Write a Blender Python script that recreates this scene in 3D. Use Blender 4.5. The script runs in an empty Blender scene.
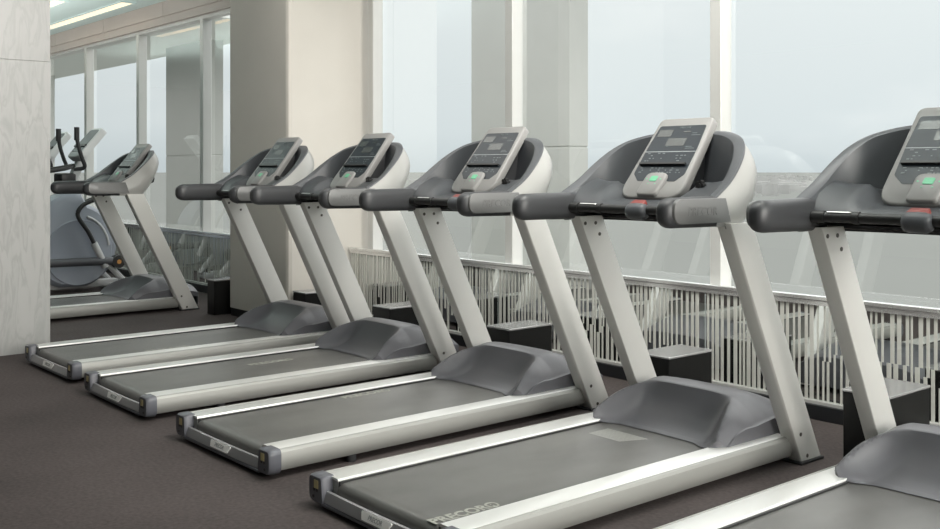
import bpy, bmesh, math, random
from mathutils import Vector, Matrix
random.seed(7)
SC = bpy.context.scene
COL = SC.collection
R = math.radians

# ------------------------------------------------------------------ camera
CAM_YAW = 49.69
cam_d = bpy.data.cameras.new('camera')
cam = bpy.data.objects.new('camera', cam_d)
COL.objects.link(cam)
cam.location = (8.917, -2.067, 1.245)
cam.rotation_euler = (R(90), 0, R(CAM_YAW))
cam_d.sensor_width = 36.0
cam_d.lens = 1016.4 / 940.0 * 36.0
cam_d.shift_y = -(264.5 - 168.8) / 940.0
cam_d.clip_end = 20000
SC.camera = cam
SC.view_settings.view_transform = 'Standard'
SC.view_settings.look = 'None'
SC.view_settings.gamma = 1.0
SC.view_settings.use_curve_mapping = False
SC.view_settings.exposure = 0.0

# ------------------------------------------------------------------ world
W = bpy.data.worlds.new('sky')
SC.world = W
W.use_nodes = True
nt = W.node_tree
nt.nodes.clear()
w_out = nt.nodes.new('ShaderNodeOutputWorld')
w_bg = nt.nodes.new('ShaderNodeBackground')
w_tc = nt.nodes.new('ShaderNodeTexCoord')
w_sep = nt.nodes.new('ShaderNodeSeparateXYZ')
w_rmp = nt.nodes.new('ShaderNodeValToRGB')
w_noi = nt.nodes.new('ShaderNodeTexNoise')
w_cr = nt.nodes.new('ShaderNodeValToRGB')
w_mix = nt.nodes.new('ShaderNodeMix')
w_mix.data_type = 'RGBA'
w_map = nt.nodes.new('ShaderNodeMapping')
w_map.inputs['Scale'].default_value = (1, 1, 2.6)
nt.links.new(w_tc.outputs['Generated'], w_sep.inputs[0])
nt.links.new(w_sep.outputs['Z'], w_rmp.inputs[0])
e = w_rmp.color_ramp.elements
e[0].position = 0.0; e[0].color = (.60, .665, .69, 1)
e[1].position = 0.16; e[1].color = (.78, .835, .845, 1)
a = e.new(0.035); a.color = (.70, .765, .785, 1)
a = e.new(0.22); a.color = (.95, .985, .99, 1)
a = e.new(0.36); a.color = (1.9, 1.9, 1.88, 1)
a = e.new(0.9); a.color = (2.4, 2.4, 2.4, 1)      # overcast sky: brighter overhead than along the horizon
nt.links.new(w_tc.outputs['Generated'], w_map.inputs[0])
nt.links.new(w_map.outputs[0], w_noi.inputs['Vector'])
w_noi.inputs['Scale'].default_value = 4.5
w_noi.inputs['Detail'].default_value = 4
e = w_cr.color_ramp.elements
e[0].position = .52; e[0].color = (0, 0, 0, 1)
e[1].position = .72; e[1].color = (.55, .55, .55, 1)
nt.links.new(w_noi.outputs['Fac'], w_cr.inputs[0])
nt.links.new(w_cr.outputs[0], w_mix.inputs['Factor'])
nt.links.new(w_rmp.outputs[0], w_mix.inputs['A'])
w_mix.inputs['B'].default_value = (.86, .90, .905, 1)
nt.links.new(w_mix.outputs['Result'], w_bg.inputs['Color'])
w_bg.inputs['Strength'].default_value = 1.15
nt.links.new(w_bg.outputs[0], w_out.inputs[0])


def area_light(name, loc, rot, sx, sy, power, col=(1, 1, 1)):
    d = bpy.data.lights.new(name, 'AREA')
    d.shape = 'RECTANGLE'; d.size = sx; d.size_y = sy
    d.energy = power; d.color = col
    o = bpy.data.objects.new(name, d)
    o.location = loc; o.rotation_euler = rot
    COL.objects.link(o)
    return o


# added side fill from the unseen right end of the room
area_light('end_side_fill', (12.85, .75, 2.0), (0, R(90), 0), 2.0, 3.2, 400, (1.0, .96, .90))
# ceiling lamp over the row of machines, then two added fill lights
area_light('ceiling_lamp', (6.3, 1.15, 3.05), (0, 0, 0), 8.5, .9, 72, (1.0, .97, .93))
tl = area_light('far_row_fill', (6.5, 1.0, 3.0), (0, 0, 0), 1.6, .35, 78, (1.0, .96, .9))  # unseen fill added to brighten the far machines and column
tl.rotation_euler = Vector((-4.2, .35, -1.9)).to_track_quat('-Z', 'Y').to_euler()
area_light('ceiling_fill_up', (-3.6, .9, 2.2), (R(180), 0, 0), 7.0, .5, 105, (1.0, .96, .9))  # floating upward fill added to brighten the far ceiling and header


# ------------------------------------------------------------------ materials
def mat(name, col, rough=.5, metal=0.0, spec=.5, noise=0, nscale=20, bump=0, bscale=200, emit=0, coat=0, stretch=None):
    m = bpy.data.materials.new(name)
    m.use_nodes = True
    t = m.node_tree
    b = t.nodes['Principled BSDF']
    b.inputs['Base Color'].default_value = (*col, 1)
    b.inputs['Roughness'].default_value = rough
    b.inputs['Metallic'].default_value = metal
    b.inputs['Specular IOR Level'].default_value = spec
    b.inputs['Coat Weight'].default_value = coat
    tc = t.nodes.new('ShaderNodeTexCoord')
    mp = t.nodes.new('ShaderNodeMapping')
    if stretch: mp.inputs['Scale'].default_value = stretch
    t.links.new(tc.outputs['Object'], mp.inputs[0])
    if noise:
        n = t.nodes.new('ShaderNodeTexNoise')
        n.inputs['Scale'].default_value = nscale
        n.inputs['Detail'].default_value = 5
        t.links.new(mp.outputs[0], n.inputs['Vector'])
        r = t.nodes.new('ShaderNodeValToRGB')
        r.color_ramp.elements[0].position = .3
        r.color_ramp.elements[1].position = .7
        r.color_ramp.elements[0].color = (*[c * (1 - noise) for c in col], 1)
        r.color_ramp.elements[1].color = (*[min(1, c * (1 + noise)) for c in col], 1)
        t.links.new(n.outputs['Fac'], r.inputs[0])
        t.links.new(r.outputs[0], b.inputs['Base Color'])
    if bump:
        n = t.nodes.new('ShaderNodeTexNoise')
        n.inputs['Scale'].default_value = bscale
        n.inputs['Detail'].default_value = 3
        t.links.new(mp.outputs[0], n.inputs['Vector'])
        bp = t.nodes.new('ShaderNodeBump')
        bp.inputs['Strength'].default_value = bump
        bp.inputs['Distance'].default_value = .004
        t.links.new(n.outputs['Fac'], bp.inputs['Height'])
        t.links.new(bp.outputs[0], b.inputs['Normal'])
    if emit:
        b.inputs['Emission Color'].default_value = (*col, 1)
        b.inputs['Emission Strength'].default_value = emit
    return m


M = {}
M['silver'] = mat('satin_silver', (.75, .74, .71), .42, .25, .5, noise=.02, nscale=3)
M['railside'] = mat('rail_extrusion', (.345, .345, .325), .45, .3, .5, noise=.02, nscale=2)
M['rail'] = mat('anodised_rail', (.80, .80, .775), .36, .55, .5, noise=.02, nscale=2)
M['shell'] = mat('pearl_shell', (.37, .366, .35), .38, .15, .5)
M['dash'] = mat('slate_dash_plastic', (.052, .056, .062), .42, 0, .5, bump=.06, bscale=500)
M['plate'] = mat('grey_plate', (.17, .17, .168), .4, .15, .5)
M['dark'] = mat('charcoal_plastic', (.040, .041, .044), .42, 0, .5, bump=.08, bscale=500)
M['lip'] = mat('slate_plastic', (.08, .084, .092), .42, 0, .5)
M['hood'] = mat('grey_hood_plastic', (.118, .118, .130), .38, 0, .55, bump=.05, bscale=600)
M['cap'] = mat('grey_cap_plastic', (.105, .108, .125), .4, 0, .5)
M['bumper'] = mat('bumper_silver', (.36, .35, .36), .35, .3, .5)
M['belt'] = mat('running_belt', (.115, .113, .106), .36, 0, .6, noise=.22, nscale=5, stretch=(1, .5, 1), bump=.12, bscale=700)
M['stripe_glare'] = mat('belt_glare_paint', (.42, .42, .39), .5)  # pale tone of the painted window-stripe reflection
M['print'] = mat('belt_print', (.36, .36, .32), .5)
M['black'] = mat('black_plastic', (.018, .018, .018), .45, 0, .5)
M['rubber'] = mat('black_rubber', (.03, .03, .032), .6, 0, .4)
M['panel'] = mat('console_panel', (.255, .25, .243), .42, 0, .5)
M['screen'] = mat('console_screen', (.022, .029, .036), .3, 0, .22)
M['keys'] = mat('console_print', (.13, .155, .16), .4)
M['lcd'] = mat('console_display', (.055, .062, .06), .25)
M['ledline'] = mat('console_line', (.40, .43, .44), .4)
M['green'] = mat('start_key', (.13, .46, .26), .4, emit=.05)
M['red'] = mat('stop_key', (.25, .05, .042), .4)
M['sensor'] = mat('steel_sensor', (.5, .5, .49), .3, .8)
M['white'] = mat('white_badge', (.92, .90, .88), .4)
M['ink'] = mat('badge_ink', (.33, .33, .33), .5)
M['yellow'] = mat('warning_yellow', (.55, .47, .24), .5)
M['bolt'] = mat('bolt_steel', (.10, .09, .08), .4, .6)
M['box'] = mat('black_lacquer', (.010, .010, .010), .3, 0, .25)
M['lid_glare'] = mat('lid_glare_lacquer', (.36, .36, .36), .2, .3, .9)  # black lacquer lightened, window glare painted into the lid colour
M['wallpaint'] = mat('cream_paint', (.62, .59, .54), .75, 0, .3, noise=.015, nscale=4)
M['backwall'] = mat('taupe_paint', (.27, .255, .245), .8, 0, .3)
M['frame'] = mat('window_frame', (.60, .60, .58), .38, .2, .5)
M['sill'] = mat('sill_metal', (.82, .82, .81), .22, .8, .5)
M['header'] = mat('header_cladding', (.46, .42, .39), .6, 0, .3, noise=.03, nscale=2)
M['ceiling'] = mat('pale_teal_ceiling', (.60, .74, .735), .5, 0, .4)
M['kick'] = mat('black_kick', (.015, .016, .018), .4)
M['stripe'] = mat('stripe_film', (.56, .56, .52), .5, 0, .4)
M['soffit'] = mat('soffit_panel', (.80, .81, .78), .8, 0, .2)
M['stone'] = mat('facade_stone', (.50, .51, .485), .8, 0, .2, noise=.03, nscale=1.5)
M['joint'] = mat('facade_joint', (.28, .29, .27), .9)
M['ellbody'] = mat('trainer_grey', (.30, .33, .38), .45, 0, .5)
M['elllight'] = mat('trainer_light', (.56, .57, .57), .4, .1, .5)
M['orange'] = mat('amber_cap', (.62, .30, .08), .4)
M['lamp'] = mat('warm_lamp', (1.0, .80, .56), .5, emit=.95)
M['lampcool'] = mat('soft_lamp', (1.0, .88, .70), .5, emit=.65)
M['ground'] = mat('hazy_water', (.185, .194, .182), .9, 0, .1, noise=.03, nscale=.002)
M['city'] = mat('haze_pale_concrete', (.42, .42, .41), .9, 0, .1, noise=.15, nscale=.01)  # pale tone stands in for the distance haze


def floor_mat():
    m = mat('dark_carpet', (.05, .045, .044), .85, 0, .25)
    t = m.node_tree; b = t.nodes['Principled BSDF']
    tc = t.nodes['Texture Coordinate']
    n1 = t.nodes.new('ShaderNodeTexNoise'); n1.inputs['Scale'].default_value = 1.3; n1.inputs['Detail'].default_value = 8
    n2 = t.nodes.new('ShaderNodeTexNoise'); n2.inputs['Scale'].default_value = 60; n2.inputs['Detail'].default_value = 4
    mx = t.nodes.new('ShaderNodeMath'); mx.operation = 'MULTIPLY_ADD'; mx.inputs[1].default_value = .5
    t.links.new(tc.outputs['Object'], n1.inputs['Vector']); t.links.new(tc.outputs['Object'], n2.inputs['Vector'])
    t.links.new(n1.outputs['Fac'], mx.inputs[0])
    m2 = t.nodes.new('ShaderNodeMath'); m2.operation = 'MULTIPLY'; m2.inputs[1].default_value = .5
    t.links.new(n2.outputs['Fac'], m2.inputs[0]); t.links.new(m2.outputs[0], mx.inputs[2])
    r = t.nodes.new('ShaderNodeValToRGB')
    r.color_ramp.elements[0].position = .3; r.color_ramp.elements[0].color = (.046, .038, .037, 1)
    r.color_ramp.elements[1].position = .7; r.color_ramp.elements[1].color = (.108, .089, .086, 1)
    t.links.new(mx.outputs[0], r.inputs[0]); t.links.new(r.outputs[0], b.inputs['Base Color'])
    bp = t.nodes.new('ShaderNodeBump'); bp.inputs['Strength'].default_value = .3; bp.inputs['Distance'].default_value = .004
    t.links.new(n2.outputs['Fac'], bp.inputs['Height']); t.links.new(bp.outputs[0], b.inputs['Normal'])
    return m


def marble_mat():
    m = mat('white_marble', (.6, .6, .59), .3, 0, .5)
    t = m.node_tree; b = t.nodes['Principled BSDF']
    tc = t.nodes['Texture Coordinate']
    mp = t.nodes.new('ShaderNodeMapping'); mp.inputs['Rotation'].default_value = (R(40), 0, 0); mp.inputs['Scale'].default_value = (1, 5.2, 1.1)
    t.links.new(tc.outputs['Object'], mp.inputs[0])
    n = t.nodes.new('ShaderNodeTexNoise'); n.inputs['Scale'].default_value = 2.6; n.inputs['Detail'].default_value = 9; n.inputs['Distortion'].default_value = .5
    t.links.new(mp.outputs[0], n.inputs['Vector'])
    r = t.nodes.new('ShaderNodeValToRGB')
    E_ = r.color_ramp.elements
    E_[0].position = .25; E_[0].color = (.355, .36, .35, 1)
    E_[1].position = .75; E_[1].color = (.445, .445, .435, 1)
    for p, c in ((.44, .43), (.50, .37), (.56, .435)):
        a = E_.new(p); a.color = (c, c * 1.0, c * .975, 1)
    t.links.new(n.outputs['Fac'], r.inputs[0]); t.links.new(r.outputs[0], b.inputs['Base Color'])
    return m


def glass_mat():
    m = bpy.data.materials.new('window_glass'); m.use_nodes = True
    t = m.node_tree; t.nodes.clear()
    o = t.nodes.new('ShaderNodeOutputMaterial'); mx = t.nodes.new('ShaderNodeMixShader')
    tr = t.nodes.new('ShaderNodeBsdfTransparent'); tr.inputs[0].default_value = (.985, .99, .985, 1)
    gl = t.nodes.new('ShaderNodeBsdfGlossy'); gl.inputs['Roughness'].default_value = 0.0; gl.inputs[0].default_value = (.95, .97, .96, 1)
    lw = t.nodes.new('ShaderNodeLayerWeight')
    fr = t.nodes.new('ShaderNodeMapRange'); fr.inputs['To Min'].default_value = .06; fr.inputs['To Max'].default_value = .30
    t.links.new(lw.outputs['Facing'], fr.inputs['Value'])
    ge = t.nodes.new('ShaderNodeNewGeometry'); bf = t.nodes.new('ShaderNodeMath'); bf.operation = 'SUBTRACT'; bf.inputs[0].default_value = 1
    ml = t.nodes.new('ShaderNodeMath'); ml.operation = 'MULTIPLY'
    t.links.new(ge.outputs['Backfacing'], bf.inputs[1]); t.links.new(bf.outputs[0], ml.inputs[0]); t.links.new(fr.outputs[0], ml.inputs[1])
    t.links.new(ml.outputs[0], mx.inputs[0]); t.links.new(tr.outputs[0], mx.inputs[1]); t.links.new(gl.outputs[0], mx.inputs[2])
    t.links.new(mx.outputs[0], o.inputs[0])
    return m


def mirror_mat():
    m = mat('dark_mirror_glass', (.74, .77, .755), .02, 1.0, .5)
    return m


M['floor'] = floor_mat(); M['marble'] = marble_mat(); M['glass'] = glass_mat(); M['mirror'] = mirror_mat()


# ------------------------------------------------------------------ mesh helpers
def link(name, bm, m, parent=None, smooth=True, angle=35):
    bmesh.ops.recalc_face_normals(bm, faces=bm.faces)
    me = bpy.data.meshes.new(name)
    bm.to_mesh(me); bm.free()
    me.materials.append(m)
    if smooth:
        for p in me.polygons: p.use_smooth = True
        me.set_sharp_from_angle(angle=R(angle))
    o = bpy.data.objects.new(name, me)
    COL.objects.link(o)
    if parent is not None: o.parent = parent
    return o


def box(bm, x0, x1, y0, y1, z0, z1, bev=0, seg=2, mtx=None):
    r = bmesh.ops.create_cube(bm, size=1)
    vs = r['verts']
    for v in vs:
        v.co = Vector(((x0 + x1) / 2 + v.co.x * (x1 - x0), (y0 + y1) / 2 + v.co.y * (y1 - y0), (z0 + z1) / 2 + v.co.z * (z1 - z0)))
    if bev:
        es = list({e_ for v in vs for e_ in v.link_edges})
        rb = bmesh.ops.bevel(bm, geom=es, offset=bev, segments=seg, profile=.5, affect='EDGES')
        vs = list({v for f in rb['faces'] for v in f.verts} | {v for v in vs if v.is_valid})
    if mtx is not None:
        for v in vs: v.co = mtx @ v.co
    return vs


def loft(bm, rings, closed=True, cap0=True, cap1=True):
    vr = [[bm.verts.new(p) for p in r] for r in rings]
    n = len(vr[0])
    for a_, b_ in zip(vr, vr[1:]):
        for i in range(n if closed else n - 1):
            j = (i + 1) % n
            try: bm.faces.new((a_[i], a_[j], b_[j], b_[i]))
            except ValueError: pass
    if closed and cap0: bm.faces.new(vr[0][::-1])
    if closed and cap1: bm.faces.new(vr[-1])
    return vr


def tube(bm, pts, rad, n=12, cap=True):
    pts = [Vector(p) for p in pts]
    rads = rad if isinstance(rad, (list, tuple)) else [rad] * len(pts)
    rings = []
    ref = Vector((0, 0, 1))
    for i, p in enumerate(pts):
        t = (pts[min(i + 1, len(pts) - 1)] - pts[max(i - 1, 0)]).normalized()
        if abs(t.dot(ref)) > .95: ref = Vector((1, 0, 0))
        s = t.cross(ref).normalized(); u = s.cross(t)
        rings.append([p + (s * math.cos(2 * math.pi * k / n) + u * math.sin(2 * math.pi * k / n)) * rads[i] for k in range(n)])
    loft(bm, rings, True, cap, cap)


def cyl(bm, p0, p1, r, n=20): tube(bm, [p0, p1], r, n)


def smooth_path(pts, sub=6):
    pts = [Vector(p) for p in pts]
    out = []
    for i in range(len(pts) - 1):
        p0 = pts[max(i - 1, 0)]; p1 = pts[i]; p2 = pts[i + 1]; p3 = pts[min(i + 2, len(pts) - 1)]
        for k in range(sub):
            t = k / sub
            out.append(.5 * ((2 * p1) + (p2 - p0) * t + (2 * p0 - 5 * p1 + 4 * p2 - p3) * t * t + (3 * p1 - p0 - 3 * p2 + p3) * t ** 3))
    out.append(pts[-1])
    return out


def rpoly(pts, rads, seg=6):
    """2-D polygon with rounded corners"""
    out = []
    n = len(pts)
    for i in range(n):
        p = Vector(pts[i]); a_ = Vector(pts[i - 1]); b_ = Vector(pts[(i + 1) % n]); r = rads[i]
        if r <= 0: out.append(p); continue
        da = (a_ - p).normalized(); db = (b_ - p).normalized()
        ang = da.angle(db)
        d = min(r / math.tan(ang / 2), (a_ - p).length * .49, (b_ - p).length * .49)
        q0 = p + da * d; q1 = p + db * d
        for k in range(seg + 1):
            t = k / seg
            out.append(q0 * (1 - t) ** 2 + p * 2 * t * (1 - t) + q1 * t * t)
    return out


def slab(bm, outline, mtx, d0, d1, inset=0.0):
    """extrude a 2-D outline (x,y) along local z, placed by mtx; small edge round by inset"""
    n = len(outline)
    c = sum((Vector(p) for p in outline), Vector((0, 0))) / n
    def ring(z, s):
        res = []
        for p in outline:
            q = Vector(p); d = q - c; L = d.length
            q = c + d * ((L - s) / L)
            res.append(mtx @ Vector((q.x, q.y, z)))
        return res
    if inset:
        rings = [ring(d0, 0), ring(d1 - inset, 0), ring(d1 - inset * .3, inset * .35), ring(d1, inset)]
    else:
        rings = [ring(d0, 0), ring(d1, 0)]
    loft(bm, rings)


def text_bm(s, size, mtx, ext=.0008, bold=0.0, align='CENTER', shear=0.0, spacing=1.0, xs=1.0):
    c = bpy.data.curves.new('lettering', 'FONT')
    c.body = s; c.size = size; c.extrude = ext; c.offset = bold; c.shear = shear
    c.align_x = align; c.align_y = 'CENTER'; c.space_character = spacing; c.resolution_u = 3
    o = bpy.data.objects.new('lettering', c)
    COL.objects.link(o)
    bpy.context.view_layer.update()
    dg = bpy.context.evaluated_depsgraph_get()
    me = bpy.data.meshes.new_from_object(o.evaluated_get(dg))
    bm = bmesh.new(); bm.from_mesh(me)
    for v in bm.verts:
        v.co.x *= xs
        v.co = mtx @ v.co
    bpy.data.objects.remove(o); bpy.data.meshes.remove(me); bpy.data.curves.remove(c)
    return bm


def frame(o_, x, y):
    """matrix with origin o_, local x and y axes given, z = x cross y"""
    x = Vector(x).normalized(); y = Vector(y).normalized(); z = x.cross(y).normalized()
    return Matrix(((x.x, y.x, z.x, o_[0]), (x.y, y.y, z.y, o_[1]), (x.z, y.z, z.z, o_[2]), (0, 0, 0, 1)))


def lerp(a_, b_, t): return a_ + (b_ - a_) * t
def sstep(a_, b_, x):
    t = max(0, min(1, (x - a_) / (b_ - a_))); return t * t * (3 - 2 * t)
def interp(tab, x):
    if x <= tab[0][0]: return tab[0][1]
    for (x0, y0), (x1, y1) in zip(tab, tab[1:]):
        if x <= x1: return lerp(y0, y1, (x - x0) / (x1 - x0))
    return tab[-1][1]


def tag(o, label=None, cat=None, group=None, kind=None):
    if label: o['label'] = label
    if cat: o['category'] = cat
    if group: o['group'] = group
    if kind: o['kind'] = kind
    return o


def empty(name, loc=(0, 0, 0)):
    o = bpy.data.objects.new(name, None)
    o.location = loc; o.empty_display_size = .2
    COL.objects.link(o)
    return o


def struct(name, bm, m, smooth=False, parent=None):
    o = link(name, bm, m, parent, smooth)
    if parent is None: o['kind'] = 'structure'
    return o


def copy_tree(o, parent=None):
    c = o.copy(); COL.objects.link(c)
    if parent is not None: c.parent = parent
    for ch in list(o.children): copy_tree(ch, c)
    return c


# ------------------------------------------------------------------ setting
GY = 2.71            # glass plane
CZ = 3.08            # ceiling
X0, X1, Y0 = -13.0, 13.0, -6.5

b = bmesh.new(); box(b, X0, X1, Y0, GY + .1, -.25, 0); struct('floor', b, M['floor'])
b = bmesh.new(); box(b, X0, X1, Y0, GY + .1, CZ, CZ + .2); struct('ceiling', b, M['ceiling'])
b = bmesh.new(); box(b, X0 - .2, X0, Y0, GY + .1, 0, CZ); struct('wall_left', b, M['backwall'])
b = bmesh.new(); box(b, X0, X1, Y0 - .2, Y0, 0, CZ); struct('wall_back', b, M['backwall'])
# unseen end wall on the right: low wall, head, posts, opening added for light
b = bmesh.new()
box(b, X1, X1 + .2, Y0, GY + .1, 0, .3); box(b, X1, X1 + .2, Y0, GY + .1, 3.0, CZ)
box(b, X1, X1 + .2, Y0, -.9, .3, 3.0)
for yy in (-.9, .5, 2.7): box(b, X1, X1 + .2, yy - .06, yy + .06, .3, 3.0)
struct('wall_right_unseen', b, M['frame'])

# header band above the windows, in panels
b = bmesh.new()
for i in range(-7, 8):
    xa = .0 + i * 1.76
    box(b, xa + .004, xa + 1.756, 2.575, 2.71, 2.92, CZ)
    box(b, xa + .002, xa + 1.758, 2.59, 2.71, 2.835, 2.92)
struct('trim_1', b, M['header'])
b = bmesh.new(); box(b, X0, X1, 2.63, GY + .02, 2.80, 2.835); struct('trim_2', b, M['frame'])

# square column with its window pier
b = bmesh.new()
prof = rpoly([(1.0, 1.965), (1.98, 1.965), (1.98, 2.44), (1.0, 2.44)], [.02, .035, 0, 0], 2)
loft(b, [[(p.x, p.y, z) for p in prof] for z in (0.07, CZ)])
box(b, 1.02, 1.965, 2.44, GY + .1, 0, CZ)
o = struct('wall_column', b, M['wallpaint'])
b = bmesh.new(); box(b, 1.01, 1.97, 1.975, 2.5, 0, .07); struct('baseboard_column', b, M['kick'])

# marble clad pillar
b = bmesh.new()
for z0_, z1_ in ((0, 1.976), (1.978, CZ)): box(b, .95, 1.745, -1.4, .245, z0_, z1_, .0006, 1)
struct('wall_marble', b, M['marble'])

# mullions
MULL = [-7.66, -5.98, -4.31, -2.61, -.94, .44, 2.13, 3.787, 5.492, 7.19, 8.89, 10.6, 12.3]
n = 3
for x in MULL:
    if 1.0 < x < 2.0 or x == .44: continue
    b = bmesh.new(); box(b, x - .048, x + .028, 2.64, GY + .03, .58, 2.83, .004, 1)
    struct('trim_%d' % n, b, M['frame']); n += 1

# sill cap and kick board, both sides of the column
for side, (xa, xb) in (('west', (X0, 1.0)), ('east', (2.0, X1))):
    b = bmesh.new(); box(b, xa, xb, 2.515, 2.552, .588, .612, .005, 2); box(b, xa, xb, 2.548, GY + .02, .556, .584, .003, 1); box(b, xa, xb, 2.522, 2.535, .565, .588)
    struct('trim_sill_' + side, b, M['sill'])
    b = bmesh.new(); box(b, xa, xb, 2.50, 2.60, 0, .075, .003, 1)
    struct('baseboard_' + side, b, M['kick'])
    b = bmesh.new(); box(b, xa, xb, 2.515, 2.55, .075, .09)
    struct('trim_rail_' + side, b, M['frame'])

# window bays: upper pane, low mirror-glass screen, stripe film on it
edges = [-9.4, -7.66, -5.98, -4.31, -2.61, -.94, 1.0, None, 2.0, 3.787, 5.492, 7.19, 8.89, 10.6, 12.95]
n = 1
rs = random.Random(11)
for xa, xb in zip(edges, edges[1:]):
    if xa is None or xb is None: continue
    b = bmesh.new(); box(b, xa, xb, GY, GY + .012, .58, 2.83)
    w = struct('window_%d' % n, b, M['glass']); n += 1
    b = bmesh.new(); box(b, xa + .003, xb - .003, 2.535, 2.545, .09, .588)
    link('low_screen', b, M['mirror'], w, False)
    b = bmesh.new()
    x = xa + .012
    mode = rs.choice((0, 1, 2))
    while x < xb - .03:
        wd = rs.choice((.011, .013, .017, .022))
        if rs.random() < .16: mode = rs.choice((0, 0, 1, 2))
        z0_, z1_ = .09, .586
        y_ = 2.5335
        if mode == 1:
            sp = rs.choice((.25, .29, .33)); z1_ = sp
            box(b, x + wd * .8, x + wd * 1.7, 2.5335, 2.535, sp, .586)
        elif mode == 2: z0_ = rs.choice((.09, .2, .24))
        box(b, x, x + wd, 2.5335, 2.535, z0_, z1_)
        x += wd + rs.choice((.011, .014, .018, .024))
    link('stripe_film', b, M['stripe'], w, False)

# strips of light let into the ceiling
def ceiling_strip(xa, xb, y, label):
    e_ = empty('ceiling_light', ((xa + xb) / 2, y, CZ))
    c = (xa + xb) / 2
    b = bmesh.new()
    box(b, xa - c - .03, xb - c + .03, -.09, -.065, -.012, 0); box(b, xa - c - .03, xb - c + .03, .065, .09, -.012, 0)
    box(b, xa - c - .03, xa - c, -.065, .065, -.012, 0); box(b, xb - c, xb - c + .03, -.065, .065, -.012, 0)
    link('light_frame', b, M['ceiling'], e_, False)
    L = (xb - xa) / 4
    for i in range(4):
        b = bmesh.new(); box(b, xa - c + i * L + .01, xa - c + (i + 1) * L - .01, -.06, .06, -.008, 0)
        link('tube_lamp', b, M['lamp'] if i % 2 else M['lampcool'], e_, False)
    tag(e_, label, 'ceiling light', 'strip lights let into the teal ceiling')
ceiling_strip(-4.95, -2.05, 2.295, 'long glowing strip light in the teal ceiling closest to the window header')
ceiling_strip(-4.6, -2.4, 1.685, 'second glowing ceiling strip, farther from the windows, cut off at the top')

# ------------------------------------------------------------------ outside
def ext_pillar(name, xa, xb):
    b = bmesh.new()
    for z0_, z1_ in ((-60, -2.0), (-1.98, 1.48), (1.495, 6)):
        box(b, xa, xb, 6.0, 6.3, z0_, z1_, .006, 1)
    box(b, xa + .01, xb - .01, 6.01, 6.29, -60, 6)
    return struct(name, b, M['stone'])
ext_pillar('pillar_1', -.57, 1.10)
ext_pillar('pillar_2', -9.5, -7.74)
ext_pillar('pillar_3', -18.4, -16.7)
b = bmesh.new(); box(b, -40, -5.2, 4.7, 6.6, 3.53, 3.75)
struct('exterior_beam', b, M['soffit'])
b = bmesh.new()
bmesh.ops.create_circle(b, cap_ends=True, radius=18000, segments=64, matrix=Matrix.Translation((0, 0, -61)))
struct('terrain', b, M['ground'])
b = bmesh.new(); rc = random.Random(3)
for i in range(900):
    d = rc.uniform(2300, 8000); lat = rc.uniform(-.05, .62)
    fx, fy = -math.sin(R(CAM_YAW)), math.cos(R(CAM_YAW)); rx, ry = fy, -fx
    x = 8.9 + d * (fx + rx * lat); y = -2 + d * (fy + ry * lat)
    s = rc.uniform(8, 40); h = rc.choice((6, 8, 10, 14, 22)) * rc.uniform(.7, 1.3)
    box(b, x - s, x + s, y - s * .6, y + s * .6, -61, -61 + h)
tag(link('distant_city', b, M['city'], None, False), 'hazy pale city blocks along the horizon beyond the glass', 'city', None, 'stuff')


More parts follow.
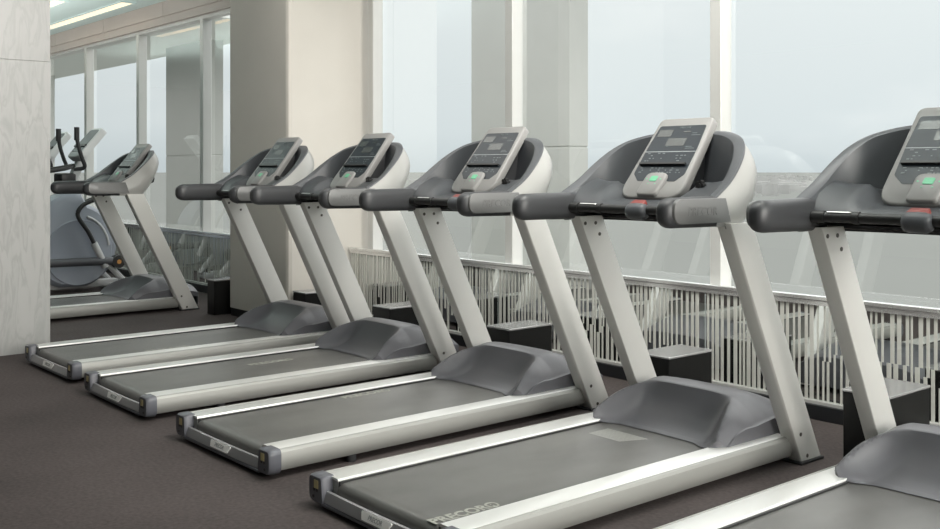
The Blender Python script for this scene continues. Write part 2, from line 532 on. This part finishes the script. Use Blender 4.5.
# ------------------------------------------------------------------ treadmill
def make_treadmill():
    root = empty('treadmill')
    # side rails: extruded profile along v
    for s in (-1, 1):
        b = bmesh.new()
        pr = [(.302, .06), (.302, .108), (.404, .111), (.4055, .1145), (.4085, .1145), (.410, .1165), (.420, .113), (.4265, .104),
              (.4305, .085), (.431, .065), (.427, .045), (.418, .03), (.40, .024), (.32, .024)]
        loft(b, [[(s * u, v, z) for u, z in pr] for v in (-.012, 1.775)])
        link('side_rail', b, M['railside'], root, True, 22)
        b = bmesh.new()
        pr = [(.298, .104), (.298, .1095), (.302, .1145), (.399, .1170), (.4045, .1150), (.4045, .1115)]
        loft(b, [[(s * u, v, z) for u, z in pr] for v in (-.014, 1.772)])
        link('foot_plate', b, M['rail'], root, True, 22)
    for s in (-1, 1):
        b = bmesh.new(); box(b, min(s * .289, s * .2995), max(s * .289, s * .2995), -.01, 1.6, .05, .107)
        link('gap_shade_strip', b, M['black'], root)  # black strip added as the shade of the gap beside the belt
    # deck under the belt
    b = bmesh.new(); box(b, -.30, .30, .06, 1.74, .045, .09, .004, 1)
    box(b, -.29, .29, 1.6, 1.9, .03, .12)
    for vv in (.25, .9, 1.5): box(b, -.33, .33, vv, vv + .06, .026, .05)
    link('deck', b, M['black'], root)
    # belt loop
    b = bmesh.new()
    prof = [(1.62, .1005), (.04, .1005)]
    for k in range(1, 12):
        a_ = math.pi * k / 12
        prof.append((.014 - .037 * math.sin(a_), .0635 + .037 * math.cos(a_)))
    prof += [(.04, .0265), (1.62, .0265)]
    nu = 9
    loft(b, [[(lerp(-.291, .291, i / (nu - 1)), v, z) for v, z in prof] for i in range(nu)], True, True, True)
    belt = link('belt', b, M['belt'], root, True, 25)
    mt = frame((.235, .125, .1012), (0, 1, 0), (-1, 0, 0))
    b = text_bm('PRECOR®', .070, mt, .0004, .0022, 'CENTER', 0, 1.0, .92)
    link('belt_lettering', b, M['print'], belt, False)
    # rear end caps
    for s in (-1, 1):
        b = bmesh.new()
        rings = []
        for v, k in ((-.004, 1.0), (-.034, 1.0), (-.050, .97), (-.058, .88)):
            pr = rpoly([(s * .330, .016), (s * .434, .016), (s * .434, .119), (s * .342, .119)], [.006, .035, .022, .012], 4)
            c = Vector((s * .384, .067))
            ky = k
            rings.append([(c.x + (p.x - c.x) * k, v, c.y + (p.y - c.y) * ky) for p in pr])
        loft(b, rings)
        cap = link('end_cap', b, M['cap'], root)
        b = bmesh.new(); box(b, s * .378 - .014, s * .378 + .014, -.0595, -.0565, .072, .102)
        st = link('warning_sticker', b, M['yellow'], cap, False)
        for u_, z_ in ((.371, .066), (.392, .066), (.396, .040)):
            b = bmesh.new(); cyl(b, (s * u_, -.0602, z_), (s * u_, -.0565, z_), .006, 10)
            link('screw', b, M['black'], cap)
    # rear bumper bar with badge
    b = bmesh.new()
    sec = [(-.014, .028), (-.050, .028), (-.054, .031), (-.052, .038), (-.040, .066), (-.034, .068), (-.020, .062)]
    rings = []
    for i in range(13):
        u = lerp(-.335, .335, i / 12)
        k = (1 - (u / .335) ** 2) * .006
        rings.append([(u, v - k, z) for v, z in sec])
    loft(b, rings)
    bump = link('rear_bumper', b, M['bumper'], root)
    b = bmesh.new(); box(b, -.345, .345, -.060, 0.0, .014, .0285, .006, 2)
    link('bumper_lip', b, M['cap'], bump)
    nrm = Vector((0, -.026, .012)).normalized()
    mt = frame((0, -.0535, .050), (1, 0, 0), Vector((0, .012, .026)))
    b = bmesh.new(); slab(b, rpoly([(-.075, -.015), (.075, -.015), (.092, .015), (-.092, .015)], [.006] * 4, 3), mt, -.004, .0035)
    badge = link('badge', b, M['white'], bump, False)
    b = text_bm('PRECOR', .022, mt @ Matrix.Translation((0, 0, .0042)), .0003, .0003)
    link('badge_lettering', b, M['ink'], bump, False)
    # motor hood
    b = bmesh.new()
    NU, NV = 96, 90
    zr_tab = [(1.355, .112), (1.40, .155), (1.45, .190), (1.50, .217), (1.56, .244), (1.62, .266), (1.66, .276), (1.70, .281), (1.74, .280), (1.82, .262), (1.99, .20)]
    sc_tab = [(1.415, .104), (1.45, .110), (1.48, .120), (1.51, .134), (1.54, .153), (1.565, .173), (1.59, .199), (1.61, .224), (1.625, .246), (1.642, .272), (1.648, .275), (1.66, .277), (1.70, .281), (1.74, .280), (1.82, .262), (1.99, .20)]
    cr_tab = [(1.42, .112), (1.48, .150), (1.56, .178), (1.65, .200), (1.75, .212), (1.82, .205), (1.99, .17)]
    v0_tab = [(0, 1.418), (.20, 1.412), (.27, 1.375), (.31, 1.362), (.34, 1.385), (.366, 1.425)]
    vfix = [1.47, 1.49, 1.51, 1.53, 1.55, 1.565, 1.58, 1.592, 1.604, 1.615, 1.625, 1.634, 1.642, 1.648, 1.656, 1.668, 1.684, 1.70, 1.72, 1.745, 1.775, 1.81, 1.85, 1.89, 1.94, 1.99]
    NF = 24; NV = NF + len(vfix)
    verts = []
    for i in range(NU + 1):
        u = lerp(-.368, .368, i / NU); au = abs(u)
        v0 = interp(v0_tab, au); row = []
        for j in range(NV + 1):
            v = lerp(v0, 1.45, j / NF) if j <= NF else vfix[j - NF - 1]
            zs = interp(sc_tab, v); zr = interp(zr_tab, v); zc = interp(cr_tab, v)
            w_ = interp([(1.38, .335), (1.46, .305), (1.54, .275), (1.60, .248), (1.65, .215)], v)
            z = lerp(zs, zr, min(1, max(0, (au - w_ + .11) / .11)) ** 2.5)
            if au > w_ + .008: z = lerp(zr, max(.112, min(zc, zr)), min(1, (au - w_ - .008) / (.362 - w_ - .008)) ** 1.6)
            z -= .026 * max(0, (au - .08) / .28) ** 2 * sstep(1.50, 1.66, v)
            row.append(b.verts.new((u, v, z)))
        verts.append(row)
    for i in range(NU):
        for j in range(NV):
            b.faces.new((verts[i][j], verts[i + 1][j], verts[i + 1][j + 1], verts[i][j + 1]))
    def skirt(chain, dz):
        lo = [b.verts.new((v.co.x * 1.0, v.co.y, dz)) for v in chain]
        for k in range(len(chain) - 1): b.faces.new((chain[k], chain[k + 1], lo[k + 1], lo[k]))
    skirt([verts[i][0] for i in range(NU + 1)], .1035)
    skirt(verts[0], .1035); skirt(verts[-1], .1035)
    skirt([verts[i][-1] for i in range(NU + 1)], .03)
    hood = link('motor_hood', b, M['hood'], root, True, 28)
    # uprights
    for s in (-1, 1):
        b = bmesh.new()
        def sec_at(z):
            vb = 1.802 - .488 * z
            ui, uo = (.386, .454) if s > 0 else (.358, .424)
            pr = rpoly([(s * ui, vb), (s * uo, vb), (s * uo, vb + .153), (s * ui, vb + .153)], [.006, .012, .012, .006], 3)
            return [(p.x, p.y, z) for p in pr]
        loft(b, [sec_at(.006), sec_at(1.03)])
        up_ = link('upright', b, M['silver'], root)
        for v, z in ((1.337, .998), (1.405, .998), (1.432, .946)):
            b = bmesh.new(); cyl(b, (s * (.384 if s > 0 else .356), v, z), (s * .388, v, z), .0085, 10)
            link('bolt', b, M['bolt'], up_)
        for v, z in ((1.79, .128), (1.84, .03)):
            b = bmesh.new(); cyl(b, (s * .42, v, z), (s * (.4555 if s > 0 else .4255), v, z), .0085, 10)
            link('bolt', b, M['bolt'], up_)
        b = bmesh.new(); box(b, s * .405 - .06, s * .405 + .06, 1.78, 1.955, 0, .012, .003, 1)
        link('foot', b, M['rubber'], root)
        for vv in (.35,):
            b = bmesh.new(); cyl(b, (s * .40, vv, 0), (s * .40, vv, .03), .022, 14)
            link('foot', b, M['rubber'], root)
    # base cross member between uprights
    b = bmesh.new(); box(b, -.37, .37, 1.80, 1.88, .02, .07, .004, 1)
    link('cross_member', b, M['black'], root)
    # console shell / tub
    half_bot = [(.440, 1.25), (.442, 1.34), (.436, 1.41), (.405, 1.455), (.34, 1.485), (.22, 1.505), (.11, 1.51), (0, 1.512)]
    half_m1 = [(.445, 1.25, 1.05), (.452, 1.36, 1.075), (.447, 1.455, 1.09), (.415, 1.515, 1.11), (.345, 1.565, 1.12), (.225, 1.61, 1.13), (.11, 1.63, 1.13), (0, 1.635, 1.13)]
    half_m2 = [(.440, 1.25, 1.09), (.444, 1.37, 1.13), (.440, 1.48, 1.18), (.412, 1.56, 1.225), (.345, 1.63, 1.27), (.225, 1.685, 1.305), (.11, 1.705, 1.31), (0, 1.71, 1.31)]
    half_r = [(.428, 1.255, 1.128), (.420, 1.365, 1.190), (.405, 1.452, 1.258), (.373, 1.53, 1.322), (.315, 1.595, 1.370), (.21, 1.648, 1.400), (.10, 1.67, 1.406), (0, 1.675, 1.407)]
    def full(h, z=None):
        pts = [(p[0], p[1], p[2] if len(p) > 2 else z) for p in h]
        pts = [Vector((-p[0], p[1], p[2])) for p in pts[:-1]] + [Vector(p) for p in pts[::-1]]
        return smooth_path(pts, 5)
    Rb, R1, R2, Rr = full(half_bot, 1.018), full(half_m1), full(half_m2), full(half_r)
    def cat4(a_, b_, c_, d_, t):
        return .5 * ((2 * b_) + (c_ - a_) * t + (2 * a_ - 5 * b_ + 4 * c_ - d_) * t * t + (3 * b_ - a_ - 3 * c_ + d_) * t ** 3)
    rows = []
    keys = [Rb, R1, R2, Rr]
    for s_ in range(3):
        k0, k1, k2, k3 = keys[max(s_ - 1, 0)], keys[s_], keys[s_ + 1], keys[min(s_ + 2, 3)]
        for k in range(4):
            rows.append([cat4(p, q, r_, w_, k / 4) for p, q, r_, w_ in zip(k0, k1, k2, k3)])
    rows.append(Rr)
    b = bmesh.new()
    loft(b, rows, closed=False)
    b.faces.new([b.verts.new((p.x * .985, max(p.y, 1.275), 1.046)) for p in Rb])
    link('console_shell', b, M['shell'], root, True, 60)
    b = bmesh.new()
    o0 = [Vector((p.x * 1.004, p.y + .002, 0)) for p in Rb if p.y > 1.3]
    vr = loft(b, [[Vector((p.x, p.y, z_)) for p in o0] for z_ in (1.010, 1.034)], closed=False)
    link('base_trim', b, M['dark'], root, True, 40)
    # dark tub inside the shell
    def inset(ring, d, dz, dv=0.0):
        res = []
        n_ = len(ring)
        for i, p in enumerate(ring):
            t = (ring[min(i + 1, n_ - 1)] - ring[max(i - 1, 0)]); t.z = 0; t.normalize()
            nrm = Vector((t.y, -t.x, 0))
            res.append(p + nrm * d + Vector((0, dv, dz)))
        return res
    b = bmesh.new()
    L0 = inset(Rr, -.003, -.004); L1 = inset(Rr, 0, .005); L2 = inset(Rr, .030, .002); L3 = inset(Rr, .044, -.010)
    loft(b, [L0, L1, L2, L3], closed=False)
    link('shell_lip', b, M['lip'], root, True, 70)
    b = bmesh.new()
    W1 = [Vector((p.x * .99, lerp(p.y, 1.40, .10), lerp(p.z, 1.15, .45))) for p in L3]
    W2 = [Vector((p.x * .965, lerp(p.y, 1.40, .22), min(p.z - .01, 1.165 + .0 * p.z))) for p in L3]
    loft(b, [L3, W1, W2], closed=False)
    # apron in front and the floor of the tub
    prof = [(1.46, 1.045), (1.30, 1.052), (1.266, 1.057), (1.252, 1.066), (1.258, 1.08), (1.282, 1.108), (1.32, 1.138), (1.37, 1.165), (1.41, 1.182), (1.43, 1.189), (1.442, 1.189), (1.455, 1.180), (1.52, 1.170), (1.66, 1.17)]
    rings = []
    for i in range(33):
        u = lerp(-.418, .418, i / 32); k = sstep(.28, .42, abs(u))
        ymax = 1.675 - .20 * max(0, (abs(u) - .1) / .31) ** 2.2
        rings.append([(u, min(v, ymax) + (.01 * k if v < 1.4 else 0), z + k * .02 * sstep(1.06, 1.16, z) - .05 * sstep(.235, .165, abs(u)) * sstep(1.09, 1.17, z)) for v, z in prof])
    loft(b, rings, closed=False)
    link('dash_tray', b, M['dash'], root, True, 60)
    # arm rests
    for s in (-1, 1):
        b = bmesh.new()
        rings = []
        for k in range(9):
            a_ = math.pi / 2 * k / 8
            v = 1.018 - .060 * math.cos(a_); sc_ = .22 + .78 * math.sin(a_)
            rings.append((v, sc_))
        rings += [(1.08, 1.0), (1.2, 1.0), (1.30, 1.0), (1.38, .97)]
        def arm_sec(v, k):
            zc = lerp(1.078, 1.078, 0); hz = .058 * (1 + .06 * sstep(1.0, 1.3, v)); hw = .042
            out = []
            for q in range(28):
                a2 = 2 * math.pi * q / 28
                cx_, sy_ = math.cos(a2), math.sin(a2)
                e_ = 2 / 2.7
                out.append((s * .402 + k * hw * math.copysign(abs(cx_) ** e_, cx_), v, zc + k * hz * math.copysign(abs(sy_) ** e_, sy_)))
            return out
        loft(b, [arm_sec(v, k) for v, k in rings])
        arm = link('arm_rest', b, M['dark'], root, True, 50)
        mt = frame((s * .444, 1.150, 1.081), (0, s, 0), (0, 0, 1))
        b = bmesh.new()
        e0, e1 = -.165 * 1, .165
        if s > 0: ol = rpoly([(-.165, -.045), (.185, -.045), (.150, .050), (-.165, .050)], [.045, .003, .003, .045], 6)
        else: ol = rpoly([(-.185, -.045), (.165, -.045), (.165, .050), (-.150, .050)], [.003, .045, .045, .003], 6)
        slab(b, ol, mt, -.01, .006, .003)
        link('arm_plate', b, M['plate'], arm, True, 40)
        b = text_bm('PRECOR', .046, mt @ Matrix.Translation((0.005, 0, .0062)), .0009, .0008, 'CENTER', 0, 1.06)
        link('plate_lettering', b, M['plate'], arm, False)
    # crossbar, grip sensors, centre stop unit
    b = bmesh.new(); cyl(b, (-.375, 1.268, 1.072), (.375, 1.268, 1.072), .019, 18)
    for u0, u1 in ((-.375, -.31), (.31, .375), (-.20, -.175), (.175, .20)): cyl(b, (u0, 1.268, 1.072), (u1, 1.268, 1.072), .0225, 18)
    bar = link('crossbar', b, M['black'], root)
    b = bmesh.new()
    for u0, u1 in ((-.30, -.205), (.205, .30)):
        box(b, u0, u1, 1.254, 1.276, 1.086, 1.0935, .003, 1)
        link('grip_sensor', b, M['sensor'], bar)
        b = bmesh.new()
    rings = []
    for u, k in ((-.05, .55), (-.045, .82), (-.032, .97), (0, 1.0), (.032, .97), (.045, .82), (.05, .55)):
        rings.append([(u + .035, 1.255 + k * .034 * math.cos(t), 1.066 + k * .036 * math.sin(t)) for t in [2 * math.pi * q / 20 for q in range(20)]])
    loft(b, rings)
    hub = link('stop_unit', b, M['lip'], root, True, 50)
    mt = frame((.035, 1.262, 1.100), (1, 0, 0), Vector((0, .8, .55)))
    b = bmesh.new(); slab(b, rpoly([(-.040, -.016), (.040, -.016), (.034, .018), (-.034, .018)], [.008] * 4, 3), mt, -.012, .006, .003)
    link('stop_key', b, M['red'], hub)
    # little black star knob on the tray
    b = bmesh.new()
    for q in range(5):
        a_ = 2 * math.pi * q / 5
        cyl(b, (.262 + .013 * math.cos(a_), 1.375, 1.176 + .015 * math.sin(a_)), (.262 + .013 * math.cos(a_), 1.395, 1.176 + .015 * math.sin(a_)), .009, 10)
    cyl(b, (.262, 1.37, 1.176), (.262, 1.44, 1.176), .010, 12)
    link('knob', b, M['black'], root)
    # display panel
    up = Vector((0, .252, .318)).normalized()
    mt = frame((0.0, 1.372, 1.131), (1, 0, 0), up)         # local z points at the runner
    b = bmesh.new()
    H_ = .433
    ol = rpoly([(-.172, -.018), (.172, -.018), (.160, .20), (.147, H_), (-.147, H_), (-.160, .20)], [.075, .075, .3, .030, .030, .3], 7)
    slab(b, ol, mt, -.032, .006, .010)
    con = link('display_panel', b, M['panel'], root, True, 40)
    b = bmesh.new()
    sc = rpoly([(-.140, .112), (-.100, .072), (-.045, .072), (-.030, .112), (.050, .112), (.062, .072), (.105, .072), (.140, .112), (.138, .25), (.127, .385), (-.127, .385), (-.138, .25)],
               [.02, .015, .012, .015, .015, .012, .015, .02, .2, .012, .012, .2], 4)
    vs = [b.verts.new(mt @ Vector((p.x, p.y, .0072))) for p in sc]
    b.faces.new(vs)
    bmesh.ops.triangulate(b, faces=b.faces)
    rr = bmesh.ops.extrude_face_region(b, geom=b.faces[:])
    for v in rr['geom']:
        if isinstance(v, bmesh.types.BMVert): v.co += mt.to_3x3() @ Vector((0, 0, -.004))
    link('screen', b, M['screen'], con, False)
    def bits(name, rects, m, z0=.0072, z1=.0080, par=con):
        b = bmesh.new()
        for x0, y0, x1, y1 in rects: box(b, x0, x1, y0, y1, z0, z1, mtx=mt)
        return link(name, b, m, par, False)
    bits('screen_line', [(-.138, .234, .138, .237)], M['ledline'])
    bits('reading_ledge', [(-.128, .158, .122, .168)], M['black'], .007, .020)
    bits('display_window', [(-.045, .268, .058, .312), (-.118, .322, -.04, .362), (.02, .345, .06, .352)], M['lcd'])
    rk = random.Random(5)
    rects = []
    for row in (.118, .130, .142, .182, .196, .212, .224):
        x = -.118
        while x < .112:
            wk = rk.choice((.006, .010, .014)); 
            if rk.random() < .62 and not (abs(x) < .028 and .18 < row): rects.append((x, row, x + wk, row + .0045))
            x += wk + rk.choice((.006, .012, .02))
    for row in (.252, .262, .327, .338): rects.append((.072, row, .072 + rk.uniform(.02, .05), row + .003))
    bits('key_marks', rects, M['keys'])
    b = text_bm('PRECOR', .016, mt @ Matrix.Translation((.02, .372, .0080)), .0003, 0)
    link('screen_lettering', b, M['keys'], con, False)
    # start pod with green key, rolled lip at the foot
    b = bmesh.new()
    slab(b, rpoly([(-.062, -.012), (.050, -.012), (.066, .112), (-.052, .112)], [.02, .02, .034, .034], 6), mt, -.012, .022, .009)
    pod = link('start_pod', b, M['panel'], root, True, 40)
    b = bmesh.new(); slab(b, rpoly([(-.019, .060), (.019, .060), (.023, .088), (-.015, .088)], [.006] * 4, 3), mt, .0, .0245, .001)
    link('start_key', b, M['green'], pod, False)
    for r_ in [(-.040, .070, -.033, .076), (.036, .070, .043, .076), (-.02, .046, -.014, .050), (.018, .046, .024, .050)]: bits('key_mark', [r_], M['green'], .021, .0226, pod)
    # neck that carries the panel
    b = bmesh.new()
    loft(b, [[mt @ Vector((x, y, -.02)) for x, y in ((-.11, .06), (.11, .06), (.10, .36), (-.10, .36))],
             [Vector((-.13, 1.55, 1.15)), Vector((.13, 1.55, 1.15)), Vector((.12, 1.67, 1.37)), Vector((-.12, 1.67, 1.37))]])
    link('panel_neck', b, M['dark'], root)
    for ch in root.children:
        kind = ch.name.split('.')[0]
        if kind in ('side_rail', 'foot_plate', 'gap_shade_strip', 'deck', 'belt', 'end_cap', 'rear_bumper'): ch.location.x += .010
        elif kind in ('upright', 'foot'): ch.location.x += .015
    return root


S = 1.211
OFFX = .015
proto = make_treadmill()
TREADS = {   # slot: (dx, dy, rot, (lettering u, v) or None, label)
    0: (0, -.02, 0, None, 'silver grey treadmill behind the marble pillar, overlapping the elliptical trainer'),
    2: (.07, .035, .006, (.22, .62), 'treadmill between the marble pillar and the cream column, its rear corner at the marble base'),
    3: (-.004, .009, -.003, (-.09, .92), 'second treadmill from the marble pillar, its deck next to the one touching the marble'),
    4: (.010, -.004, .005, (-.245, .88), 'middle treadmill of the five in the front row, third from the marble pillar'),
    5: (.012, -.028, -.008, (.245, .137), 'fourth treadmill from the marble pillar, large belt lettering at its near corner'),
    6: (-.016, .002, -.007, None, 'nearest treadmill, cut off by the frame edge at its console and deck'),
}
first = True
for k, (dx, dy, rot, lt, lab) in TREADS.items():
    t = proto if first else copy_tree(proto)
    first = False
    t.location = (k * S + dx + OFFX + math.sin(rot), dy + (1 - math.cos(rot)), 0)
    t.rotation_euler = (0, 0, rot)
    tag(t, lab, 'treadmill', 'treadmills in a row facing the windows')
    for ch in t.children:
        for g in ch.children:
            if g.name.startswith('belt_lettering') and lt:
                g.location = (lt[0] - .235, lt[1] - .125, 0)
    if k == 5:      # window-stripe reflection painted on this belt as pale bars
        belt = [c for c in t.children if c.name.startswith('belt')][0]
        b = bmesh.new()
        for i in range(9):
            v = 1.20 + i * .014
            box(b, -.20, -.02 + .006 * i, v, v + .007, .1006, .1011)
        link('belt_stripe_glare', b, M['stripe_glare'], belt, False)

# black power boxes on the floor in front of the window screen
BOX = {1: (.80, .93, 1.86, 2.30, 'black floor box standing against the cream column, on the side facing the elliptical trainers'),
       2: (2.02, 2.20, 1.985, 2.34, 'black floor box tucked behind the treadmill beside the cream column'),
       3: (3.10, 3.30, 1.985, 2.34, 'black floor box behind the second treadmill from the marble pillar'),
       4: (4.30, 4.50, 1.985, 2.34, 'black floor box behind the middle treadmill of the front row'),
       5: (5.47, 5.68, 1.985, 2.34, 'shiny topped black floor box behind the treadmill with large belt lettering'),
       6: (6.62, 6.83, 1.985, 2.34, 'black floor box behind the nearest treadmill, largest of the boxes in view')}
for k, (xa, xb, ya, yb, lab) in BOX.items():
    c = ((xa + xb) / 2, (ya + yb) / 2)
    e_ = empty('floor_box', (c[0], c[1], 0))
    b = bmesh.new(); box(b, xa - c[0], xb - c[0], ya - c[1], yb - c[1], 0, .288, .003, 1)
    link('box_body', b, M['box'], e_)
    b = bmesh.new(); box(b, xa - c[0] - .003, xb - c[0] + .003, ya - c[1] - .003, yb - c[1] + .003, .288, .30, .003, 1)
    link('box_lid', b, M['lid_glare'], e_)
    if k >= 4:
        b = bmesh.new()
        tube(b, smooth_path([(.10, -.05, .03), (.22, -.02, .012), (.36, -.08, .010), (.46, .02, .010), (.58, -.01, .010), (.62, .06, .012)], 6), .008, 8)
        link('power_cable', b, M['rubber'], e_)
    tag(e_, lab, 'box', 'black boxes on the floor below the windows')


# ------------------------------------------------------------------ elliptical trainers beyond
def make_elliptical():
    root = empty('elliptical_trainer')
    b = bmesh.new()          # drive housing: wide disc with a raised shoulder
    cy_, cz_ = 1.52, .47
    out = []
    for q in range(40):
        a_ = 2 * math.pi * q / 40
        r = .44
        y = cy_ + r * math.cos(a_); z = cz_ + r * math.sin(a_)
        if math.sin(a_) > 0 and math.cos(a_) < .2: z += .10 * math.sin(a_)
        out.append((y, max(.05, z)))
    def rg(x, k): return [(x, cy_ + (y - cy_) * k, max(.05, cz_ + (z - cz_) * k)) for y, z in out]
    loft(b, [rg(-.16, .9), rg(-.13, .98), rg(-.08, 1), rg(.08, 1), rg(.13, .98), rg(.16, .9)])
    h = link('drive_housing', b, M['ellbody'], root, True, 40)
    b = bmesh.new()
    def disc(x, r): return [(x, 1.56 + r * math.cos(2 * math.pi * q / 40), .40 + r * math.sin(2 * math.pi * q / 40)) for q in range(40)]
    loft(b, [disc(.13, .335), disc(.165, .335), disc(.172, .325), disc(.168, .315)])
    link('side_disc', b, M['ellbody'], h, True, 30)
    b = bmesh.new()
    tube(b, [(.173, 1.56 + .30 * math.cos(R(a_)), .43 + .34 * math.sin(R(a_))) for a_ in range(5, 80, 5)], .012, 8)
    link('light_trim', b, M['elllight'], h)
    b = bmesh.new()          # base frame
    box(b, -.06, .06, .2, 2.0, .03, .10, .01, 2); box(b, -.33, .33, 1.9, 1.99, 0, .06, .01, 2); box(b, -.33, .33, .2, .28, 0, .06, .01, 2)
    link('base_frame', b, M['elllight'], root)
    b = bmesh.new()          # mast
    loft(b, [[(sx * .05, v + sv * .04, z) for sx, sv in ((-1, -1), (1, -1), (1, 1), (-1, 1))] for v, z in ((1.42, .80), (1.50, 1.03), (1.66, 1.38), (1.74, 1.5))])
    link('mast', b, M['elllight'], root)
    # console
    up = Vector((0, .26, .30)).normalized()
    mt = frame((0, 1.55, 1.36), (1, 0, 0), up)
    b = bmesh.new(); slab(b, rpoly([(-.17, 0), (.17, 0), (.15, .40), (-.15, .40)], [.07, .07, .04, .04], 5), mt, -.06, .012, .012)
    c = link('console', b, M['elllight'], root, True, 40)
    b = bmesh.new(); slab(b, rpoly([(-.14, .07), (.14, .07), (.125, .37), (-.125, .37)], [.03] * 4, 4), mt, .0, .016, .002)
    link('screen', b, M['lip'], c, False)
    b = bmesh.new(); box(b, -.15, .15, .13, .16, .01, .03, mtx=mt)
    link('reading_ledge', b, M['black'], c, False)
    # fixed handle bar
    b = bmesh.new()
    for s in (-1, 1):
        tube(b, smooth_path([(0, 1.56, 1.28), (s * .16, 1.44, 1.25), (s * .22, 1.25, 1.22), (s * .22, 1.12, 1.20)], 5), .02, 10)
    box(b, -.12, .12, 1.40, 1.55, 1.10, 1.2, .02, 2)
    link('handle_bar', b, M['black'], root)
    for s in (-1, 1):
        b = bmesh.new()
        tube(b, smooth_path([(s * .27, 1.50, 1.64), (s * .27, 1.51, 1.50), (s * .27, 1.55, 1.36), (s * .26, 1.58, 1.26), (s * .2, 1.50, 1.24)], 5), .02, 10)
        tube(b, [(s * .27, 1.50, 1.53), (s * .27, 1.50, 1.66)], .026, 12)
        link('moving_handle', b, M['rubber'], root)
        b = bmesh.new()      # low curved handle
        d = .0 if s > 0 else .22
        tube(b, smooth_path([(s * .30, 1.66 + d, .93), (s * .30, 1.55 + d, .88), (s * .30, 1.50 + d, .78), (s * .30, 1.60 + d, .62), (s * .30, 1.66 + d, .50)], 6), .022, 10)
        link('swing_arm', b, M['black'], root)
        b = bmesh.new(); tube(b, [(s * .30, 1.66 + d, .50), (s * .30, 1.78 + d, .25)], .034, 12)
        link('arm_sleeve', b, M['elllight'], root)
        b = bmesh.new()      # pedal beam and pedal
        tube(b, smooth_path([(s * .30, .55, .34), (s * .30, 1.2, .32), (s * .30, 1.6, .315), (s * .30, 1.80, .31), (s * .30, 1.90, .30)], 4), .042, 12)
        beam = link('pedal_beam', b, M['lip'], root)
        b = bmesh.new(); cyl(b, (s * .25, 1.90, .30), (s * .345, 1.90, .30), .065, 18)
        jt = link('joint', b, M['black'], beam)
        b = bmesh.new(); cyl(b, (s * .342, 1.90, .30), (s * .350, 1.90, .30), .022, 14)
        link('joint_cap', b, M['orange'], beam)
        b = bmesh.new(); box(b, s * .30 - .08, s * .30 + .08, .62, 1.0, .375, .40, .01, 2)
        link('pedal', b, M['black'], root)
        b = bmesh.new(); tube(b, [(s * .24, 1.80, .30), (s * .24, 2.02, .06)], .03, 10)
        link('link_rod', b, M['elllight'], root)
    return root


ell = make_elliptical()
ell.location = (-1.62, 0, 0)
tag(ell, 'grey elliptical trainer with round drive housing seen behind the treadmill beyond the marble pillar', 'elliptical trainer', 'elliptical trainers at the far end of the row')
e2 = copy_tree(ell)
e2.location = (-3.0, .12, 0)
tag(e2, 'farther elliptical trainer half hidden by the marble pillar edge, only its console clear', 'elliptical trainer', 'elliptical trainers at the far end of the row')
